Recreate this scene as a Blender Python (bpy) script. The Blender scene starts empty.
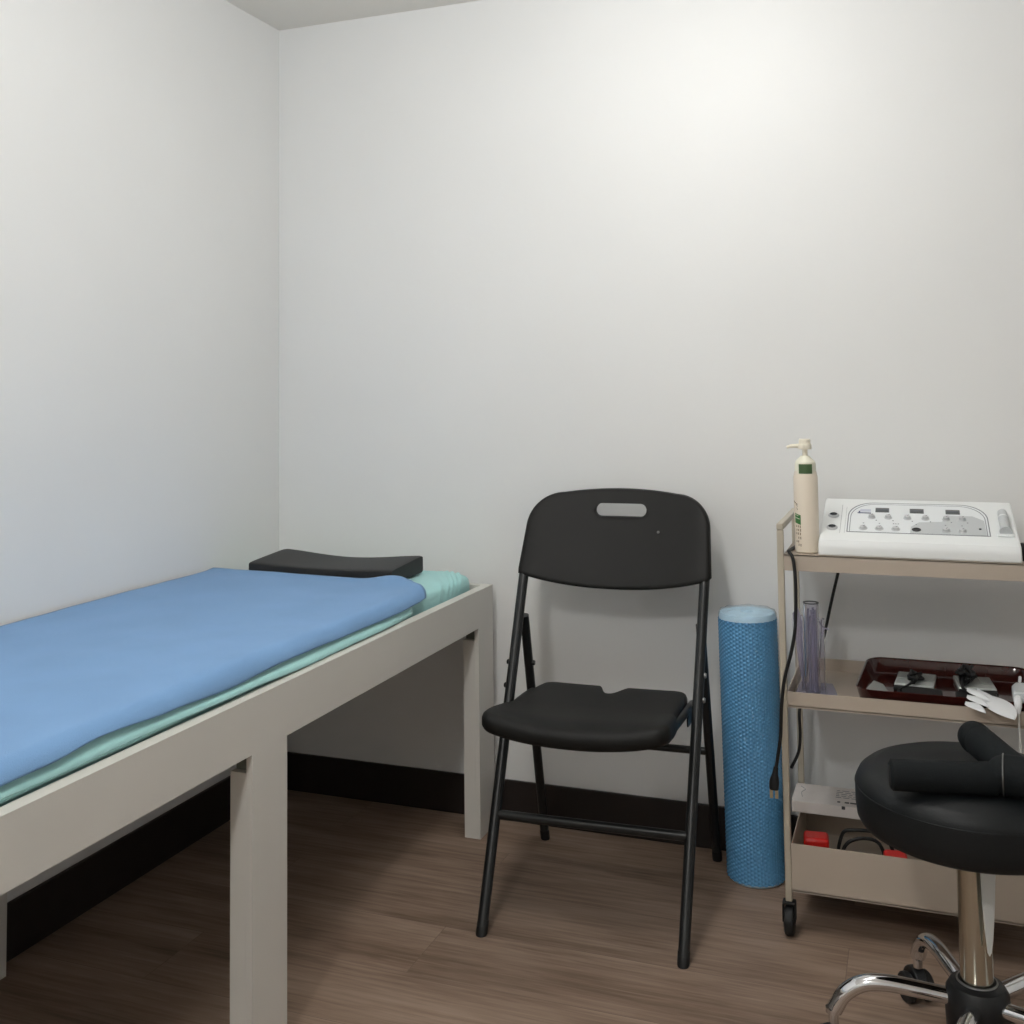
import bpy, bmesh, math, random
from mathutils import Vector, Matrix, noise
random.seed(7)
scene = bpy.context.scene
COL = scene.collection
PI = math.pi

# ------------------------------------------------------------------ materials
def s2l(c):
    return tuple((v / 12.92 if v <= 0.04045 else ((v + 0.055) / 1.055) ** 2.4) for v in c)

def rgb(r, g, b):
    return s2l((r / 255, g / 255, b / 255)) + (1.0,)

def mat(name, color, rough=0.5, metal=0.0, var=0.0, vscale=8.0, bump=0.0, bscale=200.0, spec=0.5,
        trans=0.0, alpha=1.0, coat=0.0, sheen=0.0, ior=1.45):
    m = bpy.data.materials.new(name)
    m.use_nodes = True
    nt = m.node_tree
    b = nt.nodes['Principled BSDF']
    b.inputs['Base Color'].default_value = color
    b.inputs['Roughness'].default_value = rough
    b.inputs['Metallic'].default_value = metal
    b.inputs['Specular IOR Level'].default_value = spec
    b.inputs['IOR'].default_value = ior
    b.inputs['Transmission Weight'].default_value = trans
    b.inputs['Alpha'].default_value = alpha
    b.inputs['Coat Weight'].default_value = coat
    b.inputs['Sheen Weight'].default_value = sheen
    tc = nt.nodes.new('ShaderNodeTexCoord')
    if var > 0:
        n = nt.nodes.new('ShaderNodeTexNoise')
        n.inputs['Scale'].default_value = vscale
        n.inputs['Detail'].default_value = 5
        nt.links.new(tc.outputs['Object'], n.inputs['Vector'])
        mr = nt.nodes.new('ShaderNodeMapRange')
        mr.inputs['From Min'].default_value = 0.3
        mr.inputs['From Max'].default_value = 0.7
        mr.inputs['To Min'].default_value = 1 - var
        mr.inputs['To Max'].default_value = 1 + var
        nt.links.new(n.outputs['Fac'], mr.inputs['Value'])
        mx = nt.nodes.new('ShaderNodeVectorMath')
        mx.operation = 'SCALE'
        mx.inputs[0].default_value = color[:3]
        nt.links.new(mr.outputs['Result'], mx.inputs['Scale'])
        nt.links.new(mx.outputs['Vector'], b.inputs['Base Color'])
    if bump > 0:
        n2 = nt.nodes.new('ShaderNodeTexNoise')
        n2.inputs['Scale'].default_value = bscale
        n2.inputs['Detail'].default_value = 3
        nt.links.new(tc.outputs['Object'], n2.inputs['Vector'])
        bp = nt.nodes.new('ShaderNodeBump')
        bp.inputs['Strength'].default_value = bump
        bp.inputs['Distance'].default_value = 0.002
        nt.links.new(n2.outputs['Fac'], bp.inputs['Height'])
        nt.links.new(bp.outputs['Normal'], b.inputs['Normal'])
    return m

M = {}
M['wall'] = mat('painted_wall', rgb(227, 228, 227), 0.55, var=0.012, vscale=3, bump=0.08, bscale=90)
M['ceiling'] = mat('ceiling_paint', rgb(240, 237, 230), 0.8)
M['baseboard'] = mat('dark_baseboard', rgb(34, 27, 25), 0.45, var=0.1, vscale=20)
M['bed_white'] = mat('bed_laminate', rgb(208, 206, 200), 0.42, var=0.02, vscale=5, bump=0.03, bscale=120)
M['bracket'] = mat('grey_bracket', rgb(118, 122, 112), 0.5, 0.3)
M['mint'] = mat('mint_sheet', rgb(162, 212, 212), 0.85, var=0.03, vscale=15, bump=0.25, bscale=400, sheen=0.2)
M['blue'] = mat('blue_blanket', rgb(116, 156, 200), 0.95, var=0.035, vscale=9, bump=0.4, bscale=600, sheen=0.1)
M['vinyl'] = mat('black_vinyl', rgb(38, 38, 38), 0.5, spec=0.4, bump=0.15, bscale=500)
M['chair_plastic'] = mat('black_moulded_plastic', rgb(20, 20, 19), 0.5, spec=0.28, var=0.04, vscale=12, bump=0.25, bscale=700)
M['chair_metal'] = mat('black_powder_coat', rgb(28, 30, 31), 0.35, spec=0.5)
M['steel'] = mat('worn_steel', rgb(150, 150, 148), 0.35, 0.9)
M['chrome'] = mat('chrome', rgb(220, 220, 222), 0.07, 1.0)
M['column'] = mat('polished_column', rgb(190, 187, 174), 0.16, 1.0)
M['lever'] = mat('grey_lever', rgb(205, 208, 206), 0.4, 0.0)
M['beige'] = mat('beige_powder_coat', rgb(180, 168, 154), 0.45, var=0.02, vscale=10)
M['beige_post'] = mat('beige_post_coat', rgb(182, 174, 158), 0.4, var=0.02, vscale=10)
M['rubber'] = mat('black_rubber', rgb(22, 23, 24), 0.55)
M['stool_vinyl'] = mat('stool_black_vinyl', rgb(18, 21, 23), 0.48, spec=0.35, bump=0.12, bscale=350)
M['foam_grip'] = mat('black_foam_grip', rgb(19, 23, 25), 0.8, spec=0.25, bump=0.2, bscale=500)
M['hub'] = mat('black_hub_plastic', rgb(24, 25, 27), 0.45)
M['white_plastic'] = mat('white_abs', rgb(232, 235, 235), 0.35, coat=0.1)
M['panel'] = mat('panel_print', rgb(226, 230, 232), 0.4)
M['panel_grey'] = mat('panel_light_grey', rgb(190, 194, 196), 0.4)
M['line_grey'] = mat('printed_grey_line', rgb(120, 124, 130), 0.5)
M['display'] = mat('dark_display', rgb(92, 96, 98), 0.25)
M['display_dark'] = mat('display_frame', rgb(66, 70, 74), 0.3)
M['knob'] = mat('silver_knob', rgb(200, 202, 204), 0.3, 0.5)
M['navy'] = mat('navy_print', rgb(70, 76, 110), 0.5)
M['bottle'] = mat('cream_bottle', rgb(226, 215, 198), 0.4, coat=0.2)
M['pump'] = mat('cream_pump', rgb(236, 230, 212), 0.35)
M['label_w'] = mat('whitish_label', rgb(226, 224, 206), 0.4)
M['green'] = mat('green_label', rgb(70, 96, 60), 0.5)
M['green2'] = mat('green_label_bright', rgb(62, 118, 62), 0.5)
M['ink'] = mat('brown_ink', rgb(120, 106, 84), 0.6)
M['ink_dark'] = mat('dark_ink', rgb(60, 60, 62), 0.6)
M['cable'] = mat('black_cable', rgb(18, 19, 20), 0.45)
M['cable_w'] = mat('white_cable', rgb(225, 225, 220), 0.45)
M['brass'] = mat('plug_prong', rgb(190, 180, 150), 0.3, 0.9)
M['acrylic'] = mat('lilac_acrylic', rgb(246, 245, 251), 0.06, trans=0.97, ior=1.25)
M['acrylic_rod'] = mat('lilac_acrylic_rod', rgb(206, 203, 226), 0.12, trans=0.72, ior=1.3)
M['tray_red'] = mat('dark_red_lacquer', rgb(58, 20, 17), 0.15, coat=0.5, var=0.15, vscale=10)
M['grey_pad'] = mat('grey_clear_case', rgb(200, 206, 202), 0.25, coat=0.4)
M['foil'] = mat('silver_foil', rgb(170, 176, 172), 0.3, 0.4)
M['white_pad'] = mat('white_pad', rgb(228, 230, 232), 0.5)
M['carton'] = mat('white_carton', rgb(214, 208, 204), 0.6, var=0.03, vscale=30)
M['red'] = mat('red_lid', rgb(196, 34, 30), 0.35)
M['jar'] = mat('frosted_jar', rgb(210, 205, 195), 0.3)
M['foam_blue'] = mat('blue_foam', rgb(92, 156, 202), 0.26, var=0.04, vscale=20, coat=0.5)
M['foam_core'] = mat('pale_blue_foam_end', rgb(196, 222, 238), 0.45, var=0.08, vscale=35)
M['film'] = mat('clear_film_wrap', rgb(200, 225, 240), 0.15, trans=0.9, ior=1.05, alpha=0.35)

def floor_material():
    m = bpy.data.materials.new('wood_vinyl_floor')
    m.use_nodes = True
    nt = m.node_tree
    b = nt.nodes['Principled BSDF']
    L = nt.links.new
    tc = nt.nodes.new('ShaderNodeTexCoord')
    br = nt.nodes.new('ShaderNodeTexBrick')
    br.offset = 0.37
    br.inputs['Scale'].default_value = 1
    br.inputs['Brick Width'].default_value = 1.22
    br.inputs['Row Height'].default_value = 0.18
    br.inputs['Mortar Size'].default_value = 0.0008
    br.inputs['Mortar Smooth'].default_value = 0.3
    br.inputs['Bias'].default_value = 0
    br.inputs['Color1'].default_value = (0.25, 0.25, 0.25, 1)
    br.inputs['Color2'].default_value = (0.75, 0.75, 0.75, 1)
    br.inputs['Mortar'].default_value = (0, 0, 0, 1)
    mp = nt.nodes.new('ShaderNodeMapping')
    mp.inputs['Location'].default_value = (0.915, 0.14, 0)
    L(tc.outputs['Object'], mp.inputs['Vector'])
    L(mp.outputs['Vector'], br.inputs['Vector'])
    # per-plank offset of the grain
    off = nt.nodes.new('ShaderNodeVectorMath'); off.operation = 'MULTIPLY_ADD'
    off.inputs[1].default_value = (7, 3, 5)
    L(br.outputs['Color'], off.inputs[0]); L(mp.outputs['Vector'], off.inputs[2])
    m1 = nt.nodes.new('ShaderNodeMapping'); m1.inputs['Scale'].default_value = (3.2, 62, 1)
    L(off.outputs['Vector'], m1.inputs['Vector'])
    n1 = nt.nodes.new('ShaderNodeTexNoise'); n1.inputs['Scale'].default_value = 1.6
    n1.inputs['Detail'].default_value = 7; n1.inputs['Roughness'].default_value = 0.62
    n1.inputs['Distortion'].default_value = 0.35
    L(m1.outputs['Vector'], n1.inputs['Vector'])
    m2 = nt.nodes.new('ShaderNodeMapping'); m2.inputs['Scale'].default_value = (1.0, 5, 1)
    L(off.outputs['Vector'], m2.inputs['Vector'])
    n2 = nt.nodes.new('ShaderNodeTexNoise'); n2.inputs['Scale'].default_value = 2.5
    n2.inputs['Detail'].default_value = 4
    L(m2.outputs['Vector'], n2.inputs['Vector'])
    add = nt.nodes.new('ShaderNodeMath'); add.operation = 'ADD'
    L(n1.outputs['Fac'], add.inputs[0]); L(n2.outputs['Fac'], add.inputs[1])
    hf = nt.nodes.new('ShaderNodeMath'); hf.operation = 'MULTIPLY'; hf.inputs[1].default_value = 0.5
    L(add.outputs[0], hf.inputs[0])
    cr = nt.nodes.new('ShaderNodeValToRGB')
    e = cr.color_ramp.elements
    e[0].position = 0.36; e[0].color = rgb(*FLOOR[0])
    e[1].position = 0.66; e[1].color = rgb(*FLOOR[2])
    k = e.new(0.5); k.color = rgb(*FLOOR[1])
    L(hf.outputs[0], cr.inputs['Fac'])
    # plank tone and seam
    tn = nt.nodes.new('ShaderNodeMapRange')
    tn.inputs['To Min'].default_value = 0.95; tn.inputs['To Max'].default_value = 1.05
    L(br.outputs['Color'], tn.inputs['Value'])
    sc = nt.nodes.new('ShaderNodeVectorMath'); sc.operation = 'SCALE'
    L(cr.outputs['Color'], sc.inputs[0]); L(tn.outputs['Result'], sc.inputs['Scale'])
    mx = nt.nodes.new('ShaderNodeMix'); mx.data_type = 'RGBA'
    sf = nt.nodes.new('ShaderNodeMath'); sf.operation = 'MULTIPLY'; sf.inputs[1].default_value = 0.35
    L(br.outputs['Fac'], sf.inputs[0]); L(sf.outputs[0], mx.inputs['Factor'])
    L(sc.outputs['Vector'], mx.inputs['A']); mx.inputs['B'].default_value = rgb(48, 38, 32)
    L(mx.outputs['Result'], b.inputs['Base Color'])
    b.inputs['Roughness'].default_value = 0.5
    b.inputs['Specular IOR Level'].default_value = 0.35
    bp = nt.nodes.new('ShaderNodeBump'); bp.inputs['Strength'].default_value = 0.12
    bp.inputs['Distance'].default_value = 0.001
    L(n1.outputs['Fac'], bp.inputs['Height']); L(bp.outputs['Normal'], b.inputs['Normal'])
    return m
FLOOR = ((112, 92, 77), (142, 121, 105), (164, 143, 127))
M['floor'] = floor_material()

# ------------------------------------------------------------------ mesh helpers
def box(bm, x0, x1, y0, y1, z0, z1, mtx=None):
    vs = [bm.verts.new(Vector(p)) for p in ((x0, y0, z0), (x1, y0, z0), (x1, y1, z0), (x0, y1, z0),
                                            (x0, y0, z1), (x1, y0, z1), (x1, y1, z1), (x0, y1, z1))]
    for f in ((0, 3, 2, 1), (4, 5, 6, 7), (0, 1, 5, 4), (1, 2, 6, 5), (2, 3, 7, 6), (3, 0, 4, 7)):
        bm.faces.new([vs[i] for i in f])
    if mtx:
        bmesh.ops.transform(bm, matrix=mtx, verts=vs)
    return vs

def smooth_path(pts, n=8):
    P = [Vector(p) for p in pts]
    out = []
    for i in range(len(P) - 1):
        p0 = P[i - 1] if i > 0 else P[i] * 2 - P[i + 1]
        p1, p2 = P[i], P[i + 1]
        p3 = P[i + 2] if i + 2 < len(P) else P[i + 1] * 2 - P[i]
        for k in range(n):
            t = k / n
            out.append(0.5 * ((2 * p1) + (-p0 + p2) * t + (2 * p0 - 5 * p1 + 4 * p2 - p3) * t * t
                              + (-p0 + 3 * p1 - 3 * p2 + p3) * t * t * t))
    out.append(P[-1])
    return out

def tube(bm, pts, r, seg=14, cap=True, closed=False, flat=1.0, up=None):
    """sweep a circle (or an ellipse squeezed by flat) along a path; r may be a list"""
    P = [Vector(p) for p in pts]
    n = len(P)
    rr = r if isinstance(r, (list, tuple)) else [r] * n
    rings = []
    ref = Vector(up) if up else None
    for i in range(n):
        if closed:
            t = (P[(i + 1) % n] - P[i - 1]).normalized()
        else:
            t = (P[min(i + 1, n - 1)] - P[max(i - 1, 0)]).normalized()
        if ref is None:
            ref = Vector((0, 0, 1)) if abs(t.z) < 0.9 else Vector((1, 0, 0))
        a = (ref - t * ref.dot(t)).normalized()
        if not up:
            ref = a
        b = t.cross(a)
        rings.append([bm.verts.new(P[i] + a * math.cos(2 * PI * k / seg) * rr[i] * flat
                                   + b * math.sin(2 * PI * k / seg) * rr[i]) for k in range(seg)])
    m = n if closed else n - 1
    for i in range(m):
        A, B = rings[i], rings[(i + 1) % n]
        for k in range(seg):
            bm.faces.new((A[k], A[(k + 1) % seg], B[(k + 1) % seg], B[k]))
    if cap and not closed:
        bm.faces.new(list(reversed(rings[0])))
        bm.faces.new(rings[-1])

def lathe(bm, prof, c=(0, 0, 0), seg=40, mtx=None):
    """prof: list of (radius, z); radius 0 closes the end"""
    rings = []
    allv = []
    for r, z in prof:
        if r <= 1e-6:
            v = bm.verts.new((c[0], c[1], c[2] + z)); rings.append([v]); allv.append(v)
        else:
            ring = [bm.verts.new((c[0] + r * math.cos(2 * PI * k / seg), c[1] + r * math.sin(2 * PI * k / seg), c[2] + z)) for k in range(seg)]
            rings.append(ring); allv += ring
    for A, B in zip(rings, rings[1:]):
        for k in range(seg):
            k2 = (k + 1) % seg
            if len(A) == 1 and len(B) == 1:
                continue
            if len(A) == 1:
                bm.faces.new((A[0], B[k2], B[k]))
            elif len(B) == 1:
                bm.faces.new((A[k], A[k2], B[0]))
            else:
                bm.faces.new((A[k], A[k2], B[k2], B[k]))
    if mtx:
        bmesh.ops.transform(bm, matrix=mtx, verts=allv)
    return allv

def prism(bm, outline, d0, d1, axis='z', mtx=None):
    def pt(p, d):
        return {'z': (p[0], p[1], d), 'x': (d, p[0], p[1]), 'y': (p[0], d, p[1])}[axis]
    A = [bm.verts.new(pt(p, d0)) for p in outline]
    B = [bm.verts.new(pt(p, d1)) for p in outline]
    n = len(outline)
    bm.faces.new(list(reversed(A))); bm.faces.new(B)
    for i in range(n):
        bm.faces.new((A[i], A[(i + 1) % n], B[(i + 1) % n], B[i]))
    if mtx:
        bmesh.ops.transform(bm, matrix=mtx, verts=A + B)
    return A + B

def grid(bm, fn, nu, nv, wrap_u=False):
    V = [[bm.verts.new(fn(i / nu, j / nv)) for i in range(nu + (0 if wrap_u else 1))] for j in range(nv + 1)]
    for j in range(nv):
        for i in range(nu):
            i2 = (i + 1) % nu if wrap_u else i + 1
            bm.faces.new((V[j][i], V[j][i2], V[j + 1][i2], V[j + 1][i]))
    return V

def obj(name, bm, material, parent=None, smooth=True, bevel=0.0, bseg=2, angle=35, solid=0.0, subsurf=0, solid_off=-1):
    bmesh.ops.recalc_face_normals(bm, faces=bm.faces)
    me = bpy.data.meshes.new(name)
    bm.to_mesh(me); bm.free()
    o = bpy.data.objects.new(name, me)
    COL.objects.link(o)
    me.materials.append(M[material] if isinstance(material, str) else material)
    if smooth:
        for p in me.polygons:
            p.use_smooth = True
        try:
            me.set_sharp_from_angle(angle=math.radians(angle))
        except Exception:
            pass
    if solid:
        s = o.modifiers.new('thickness', 'SOLIDIFY'); s.thickness = solid; s.offset = solid_off
    if bevel:
        b = o.modifiers.new('edges', 'BEVEL'); b.width = bevel; b.segments = bseg
        b.limit_method = 'ANGLE'; b.angle_limit = math.radians(40); b.harden_normals = False
    if subsurf:
        s = o.modifiers.new('subdivision', 'SUBSURF'); s.levels = subsurf; s.render_levels = subsurf
    if parent:
        o.parent = parent
    return o

def thing(name, label, cat, loc=(0, 0, 0), rotz=0.0, group=None):
    o = bpy.data.objects.new(name, None)
    COL.objects.link(o)
    o.empty_display_size = 0.05
    o.location = loc
    o.rotation_euler = (0, 0, rotz)
    o['label'] = label; o['category'] = cat
    if group:
        o['group'] = group
    return o

def tag(o, label, cat, group=None, loc=None):
    o['label'] = label; o['category'] = cat
    if group:
        o['group'] = group
    return o

def struct(o):
    o['kind'] = 'structure'
    return o

def NB():
    return bmesh.new()

# ------------------------------------------------------------------ the room
XL, XR, YB, YF, ZC = -1.66, 1.35, 2.565, -1.45, 2.112
T = 0.08
bm = NB(); box(bm, XL - T, XR + T, YF - T, YB + T, -0.06, 0); struct(obj('floor', bm, 'floor', smooth=False))
bm = NB(); box(bm, XL - T, XR + T, YF - T, YB + T, ZC, ZC + 0.06); struct(obj('ceiling', bm, 'ceiling', smooth=False))
bm = NB(); box(bm, XL - T, XL, YF - T, YB + T, 0, ZC); struct(obj('wall_left', bm, 'wall', smooth=False))
bm = NB(); box(bm, XL, XR, YB, YB + T, 0, ZC); struct(obj('wall_back', bm, 'wall', smooth=False))
bm = NB(); box(bm, XR, XR + T, YF - T, YB + T, 0, ZC); struct(obj('wall_right', bm, 'wall', smooth=False))
bm = NB(); box(bm, XL, XR, YF - T, YF, 0, ZC); struct(obj('wall_front', bm, 'wall', smooth=False))
bm = NB(); box(bm, XL + 0.009, XR - 0.009, YB - 0.009, YB, 0, 0.1); struct(obj('baseboard_back', bm, 'baseboard', bevel=0.002))
bm = NB(); box(bm, XL, XL + 0.009, YF, YB, 0, 0.108); struct(obj('baseboard_left', bm, 'baseboard', bevel=0.002))
bm = NB(); box(bm, XR - 0.009, XR, YF, YB, 0, 0.1); struct(obj('baseboard_right', bm, 'baseboard', bevel=0.002))

# ------------------------------------------------------------------ treatment bed
bed = thing('treatment_bed', 'white laminate treatment bed frame on square legs against the left wall', 'bed', (-1.333, 1.5, 0))
BX0, BX1 = -1.656, -1.007
BY0, BY1 = 0.42, 2.525
RZ0, RZ1 = 0.502, 0.592
def bedpart(name, fn, m='bed_white', bevel=0.0):
    b_ = NB(); fn(b_)
    bmesh.ops.translate(b_, verts=b_.verts, vec=-Vector(bed.location))
    return obj(name, b_, m, bed, bevel=bevel)
bedpart('side_rail', lambda b: box(b, BX1 - 0.024, BX1, BY0, BY1, RZ0, RZ1))
bedpart('side_rail', lambda b: box(b, BX0, BX0 + 0.024, BY0, BY1, RZ0, RZ1))
bedpart('end_rail', lambda b: box(b, BX0 + 0.0245, BX1 - 0.0245, BY1 - 0.02, BY1, RZ0, RZ1))
bedpart('end_rail', lambda b: box(b, BX0 + 0.0245, BX1 - 0.0245, BY0, BY0 + 0.02, RZ0, RZ1))
bedpart('base_board', lambda b: box(b, BX0 + 0.0245, BX1 - 0.0245, BY0 + 0.0205, BY1 - 0.0205, 0.528, 0.545))
for ya, yb in ((0.42, 0.522), (1.479, 1.581), (2.43, 2.525)):
    # outer leg board runs to the rail, its inner thickness stops short of it
    def leg(b, x0, x1, xi0, xi1, ya=ya, yb=yb):
        box(b, x0, x1, ya, yb, 0, RZ0 - 0.00005)
        box(b, xi0, xi1, ya, yb, 0, 0.472)
    bedpart('leg', lambda b: leg(b, BX1 - 0.011, BX1, BX1 - 0.041, BX1 - 0.0112))
    bedpart('leg', lambda b: leg(b, BX0, BX0 + 0.011, BX0 + 0.0112, BX0 + 0.041))
    for s in (0, 1):
        xa, xb = ((BX1 - 0.038, BX1 - 0.0114), (BX0 + 0.0114, BX0 + 0.038))[s]
        bedpart('bracket', lambda b: box(b, xa, xb, ya + 0.012, yb - 0.012, 0.4725, RZ0 - 0.0005), 'bracket')['label'] = 'dark grey corner bracket'

# mattress in its fitted mint sheet
MX0, MX1, MY0, MY1, MZ0, MZ1 = -1.626, -1.046, 0.446, 2.496, 0.549, 0.629
def mattress_surface(x0, x1, y0, y1, z0, z1, r=0.03, nx=40, ny=110, wr=0.0):
    b_ = NB()
    def fn(u, v):
        # superellipse cross-section
        y = y0 + (y1 - y0) * (v / 0.5 * 0.88 if v < 0.5 else 0.88 + (v - 0.5) / 0.5 * 0.12)
        e = 1.0
        d = min(y - y0, y1 - y)
        if d < 0.04:
            e = math.sqrt(max(0.0, 1 - (1 - d / 0.04) ** 2))
        a = 2 * PI * u
        hw, hh = (x1 - x0) / 2, (z1 - z0) / 2
        c, s = math.cos(a), math.sin(a)
        n = 9.0
        x = math.copysign(abs(c) ** (2 / n), c)
        z = math.copysign(abs(s) ** (2 / 5.0), s)
        k = 0.93 + 0.07 * e
        kz = 0.25 + 0.75 * e
        w = wr * noise.noise(Vector((x * 2, y * 9, z * 2)))
        X, Z = (x0 + x1) / 2 + x * hw * k + w, (z0 + z1) / 2 + z * hh * kz + w * 0.5
        if X > -1.16 and z > -0.6:
            q = y + 1.6 * (X - x1) - 0.5 * (Z - z1)
            fade = min(1.0, (X + 1.16) / 0.06)
            for qk, ak in ((2.345, 0.0035), (2.368, 0.005), (2.392, 0.0045), (2.42, 0.004), (2.305, 0.002)):
                g = ak * fade * math.exp(-((q - qk) / 0.007) ** 2)
                X += g * max(0.0, x) ** 2; Z += g * max(0.0, z)
        return Vector((X, y, Z))
    V = grid(b_, fn, nx * 4, ny, wrap_u=True)
    b_.faces.new(list(reversed(V[0]))); b_.faces.new(V[-1])
    return b_
mt = obj('mattress', mattress_surface(MX0, MX1, MY0, MY1, MZ0, MZ1, wr=0.003), 'mint', angle=60)
tag(mt, 'thin mattress in a mint green fitted sheet lying on the white bed frame', 'mattress')
rl = NB()
pts = [(-1.0412, 0.452 + 1.60 * i / 40, 0.5985 + 0.0008 * math.sin(i * 0.9)) for i in range(41)]
tube(rl, pts, [0.0080 * min(1.0, (40 - i) / 9 + 0.15) for i in range(41)], 14)
obj('rolled_edge', rl, 'mint', mt, angle=60)

# loose mint sheet folded along the near side of the bed, under the blanket
def drape(x_of, z_of, y0, y1, ny, nx, wr=0.0, seed=0.0, y_of=None, wrx=None):
    b_ = NB()
    def fn(u, v):
        y = y0 + (y1 - y0) * v
        x, z = x_of(u, y), z_of(u, y)
        yy = y_of(u, y) if y_of else y
        w = wr * noise.noise(Vector((u * 7 + seed, y * 6, seed)))
        return Vector((x + (wrx(u, y) if wrx else 0), yy, z + w))
    grid(b_, fn, nx, ny)
    return b_
def interp(tab, y):
    if y <= tab[0][0]: return tab[0][1]
    for (a, va), (b, vb) in zip(tab, tab[1:]):
        if y <= b:
            t = (y - a) / (b - a); t = t * t * (3 - 2 * t)
            return va + (vb - va) * t
    return tab[-1][1]
def flare(s):
    t = max(0.0, min(1.0, (s - 0.0145) / 0.019))
    return 0.0155 * t * t * (3 - 2 * t)
def sect(s, x_edge, ztop, r=0.022):
    """point along a cross-section: s<0 on top left of the edge, s>0 down the side (arc length metres)"""
    q = r * PI / 2
    if s <= -q / 2:
        return x_edge - r + (s + q / 2), ztop
    if s <= q / 2:
        a = (s + q / 2) / r
        return x_edge - r + r * math.sin(a), ztop - r + r * math.cos(a)
    return x_edge, ztop - r - (s - q / 2)

sheet_hem = [(0.42, 0.027), (0.95, 0.026), (1.10, 0.028), (1.25, 0.027), (1.50, 0.029), (1.70, 0.034), (2.0, 0.033), (2.3, 0.03)]
bs = NB()
def fsheet(u, v):
    y = 0.425 + (2.12 - 0.425) * v
    s = -0.10 + (0.10 + interp(sheet_hem, y)) * u
    x, z = sect(s, MX1 + 0.0085, MZ1 + 0.0035, 0.024)
    k = max(0, u - 0.5) * 2
    x += flare(s) * (0.85 + 0.15 * math.sin(y * 9 + 1.0)) * min(1.0, (2.12 - y) / 0.2 + 0.2)
    return Vector((x, y, z))
grid(bs, fsheet, 18, 110)
o = obj('flat_sheet', bs, 'mint', solid=0.0025, solid_off=1, angle=60)
tag(o, 'loose mint green sheet folded along the mattress edge under the blue blanket', 'sheet')

# blue blanket
hem = [(0.42, 0.005), (0.95, 0.004), (1.06, 0.003), (1.17, -0.003), (1.30, 0.003), (1.45, 0.008), (1.60, 0.003), (1.70, 0.004), (1.85, 0.006), (2.0, 0.007), (2.15, 0.004)]
BLZ = MZ1 + 0.0098
bb_ = NB()
def far_edge(x):
    # y of the blanket's far edge
    tab = [(-1.66, 2.255), (-1.56, 2.245), (-1.35, 2.238), (-1.18, 2.236), (-1.12, 2.228), (-1.09, 2.217), (-1.06, 2.20), (-1.03, 2.175)]
    return interp(tab, x)
def fbl(u, v):
    # u across (wall -> hem), v along
    if u < 0.8:
        s = -0.612 + (0.612 - 0.02) * (u / 0.8)
    else:
        s = -0.02
    uh = max(0.0, (u - 0.8) / 0.2)
    ybase = 0.42 + (2.30 - 0.42) * v
    xx = sect(s, MX1 + 0.0136, BLZ, 0.026)[0]
    ye = far_edge(xx) - 0.02 * uh ** 1.5
    y = 0.42 + (ye - 0.42) * v
    h = interp(hem, y)
    s2 = s + uh * (0.02 + min(h, 0.009) + 0.0135)
    x, z = sect(s2, MX1 + 0.0136, BLZ, 0.026)
    top = 1 - uh
    z += 0.004 * noise.noise(Vector((x * 4, y * 3, 0.3))) * top + 0.0010 * noise.noise(Vector((x * 14, y * 12, 1.3)))
    # hump in front of the pillow
    d = ye - y
    z += 0.014 * math.exp(-((x + 1.13) / 0.06) ** 2) * math.exp(-(d / 0.05) ** 2)
    z += 0.003 * math.exp(-(d / 0.02) ** 2)
    x += uh * (0.001 + 0.0008 * math.sin(y * 13) + 0.001 * noise.noise(Vector((y * 7, 0, 4))))
    return Vector((x, y, z))
grid(bb_, fbl, 60, 150)
o = obj('blanket', bb_, 'blue', solid=0.003, solid_off=1, angle=60)
tag(o, 'soft blue blanket spread over the mint green mattress', 'blanket')

# black contoured pillow
pl = NB()
PW, PD = 0.400, 0.165
def pill(u, v):
    a = 2 * PI * v
    c, s = math.cos(a), math.sin(a)
    n = 10
    yy = math.copysign(abs(c) ** (2 / n), c)
    zz = math.copysign(abs(s) ** (2 / n), s)
    x = (u - 0.5) * PW
    e = min(u, 1 - u) * PW
    k = 1.0 if e > 0.008 else (0.97 + 0.03 * math.sqrt(max(0, 1 - (1 - e / 0.008) ** 2)))
    hgt = 0.029 + 0.013 * (yy * 0.5 + 0.5)
    hgt -= 0.013 * math.cos(PI * (u - 0.5)) ** 1.5 * (0.35 + 0.65 * (yy * 0.5 + 0.5))
    z = (zz * 0.5 + 0.5) * hgt * k
    return Vector((x, yy * PD / 2 * k, z))
V = grid(pl, lambda u, v: pill(v, u), 64, 48, wrap_u=True)
pl.faces.new(list(reversed(V[0]))); pl.faces.new(V[-1])
o = obj('contoured_pillow', pl, 'vinyl', angle=50)
o.location = (-1.347, 2.334, 0.6345); o.rotation_euler = (0, 0, math.radians(-1.5))
tag(o, 'flat black contoured head cushion at the wall end of the bed', 'pillow')

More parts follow.
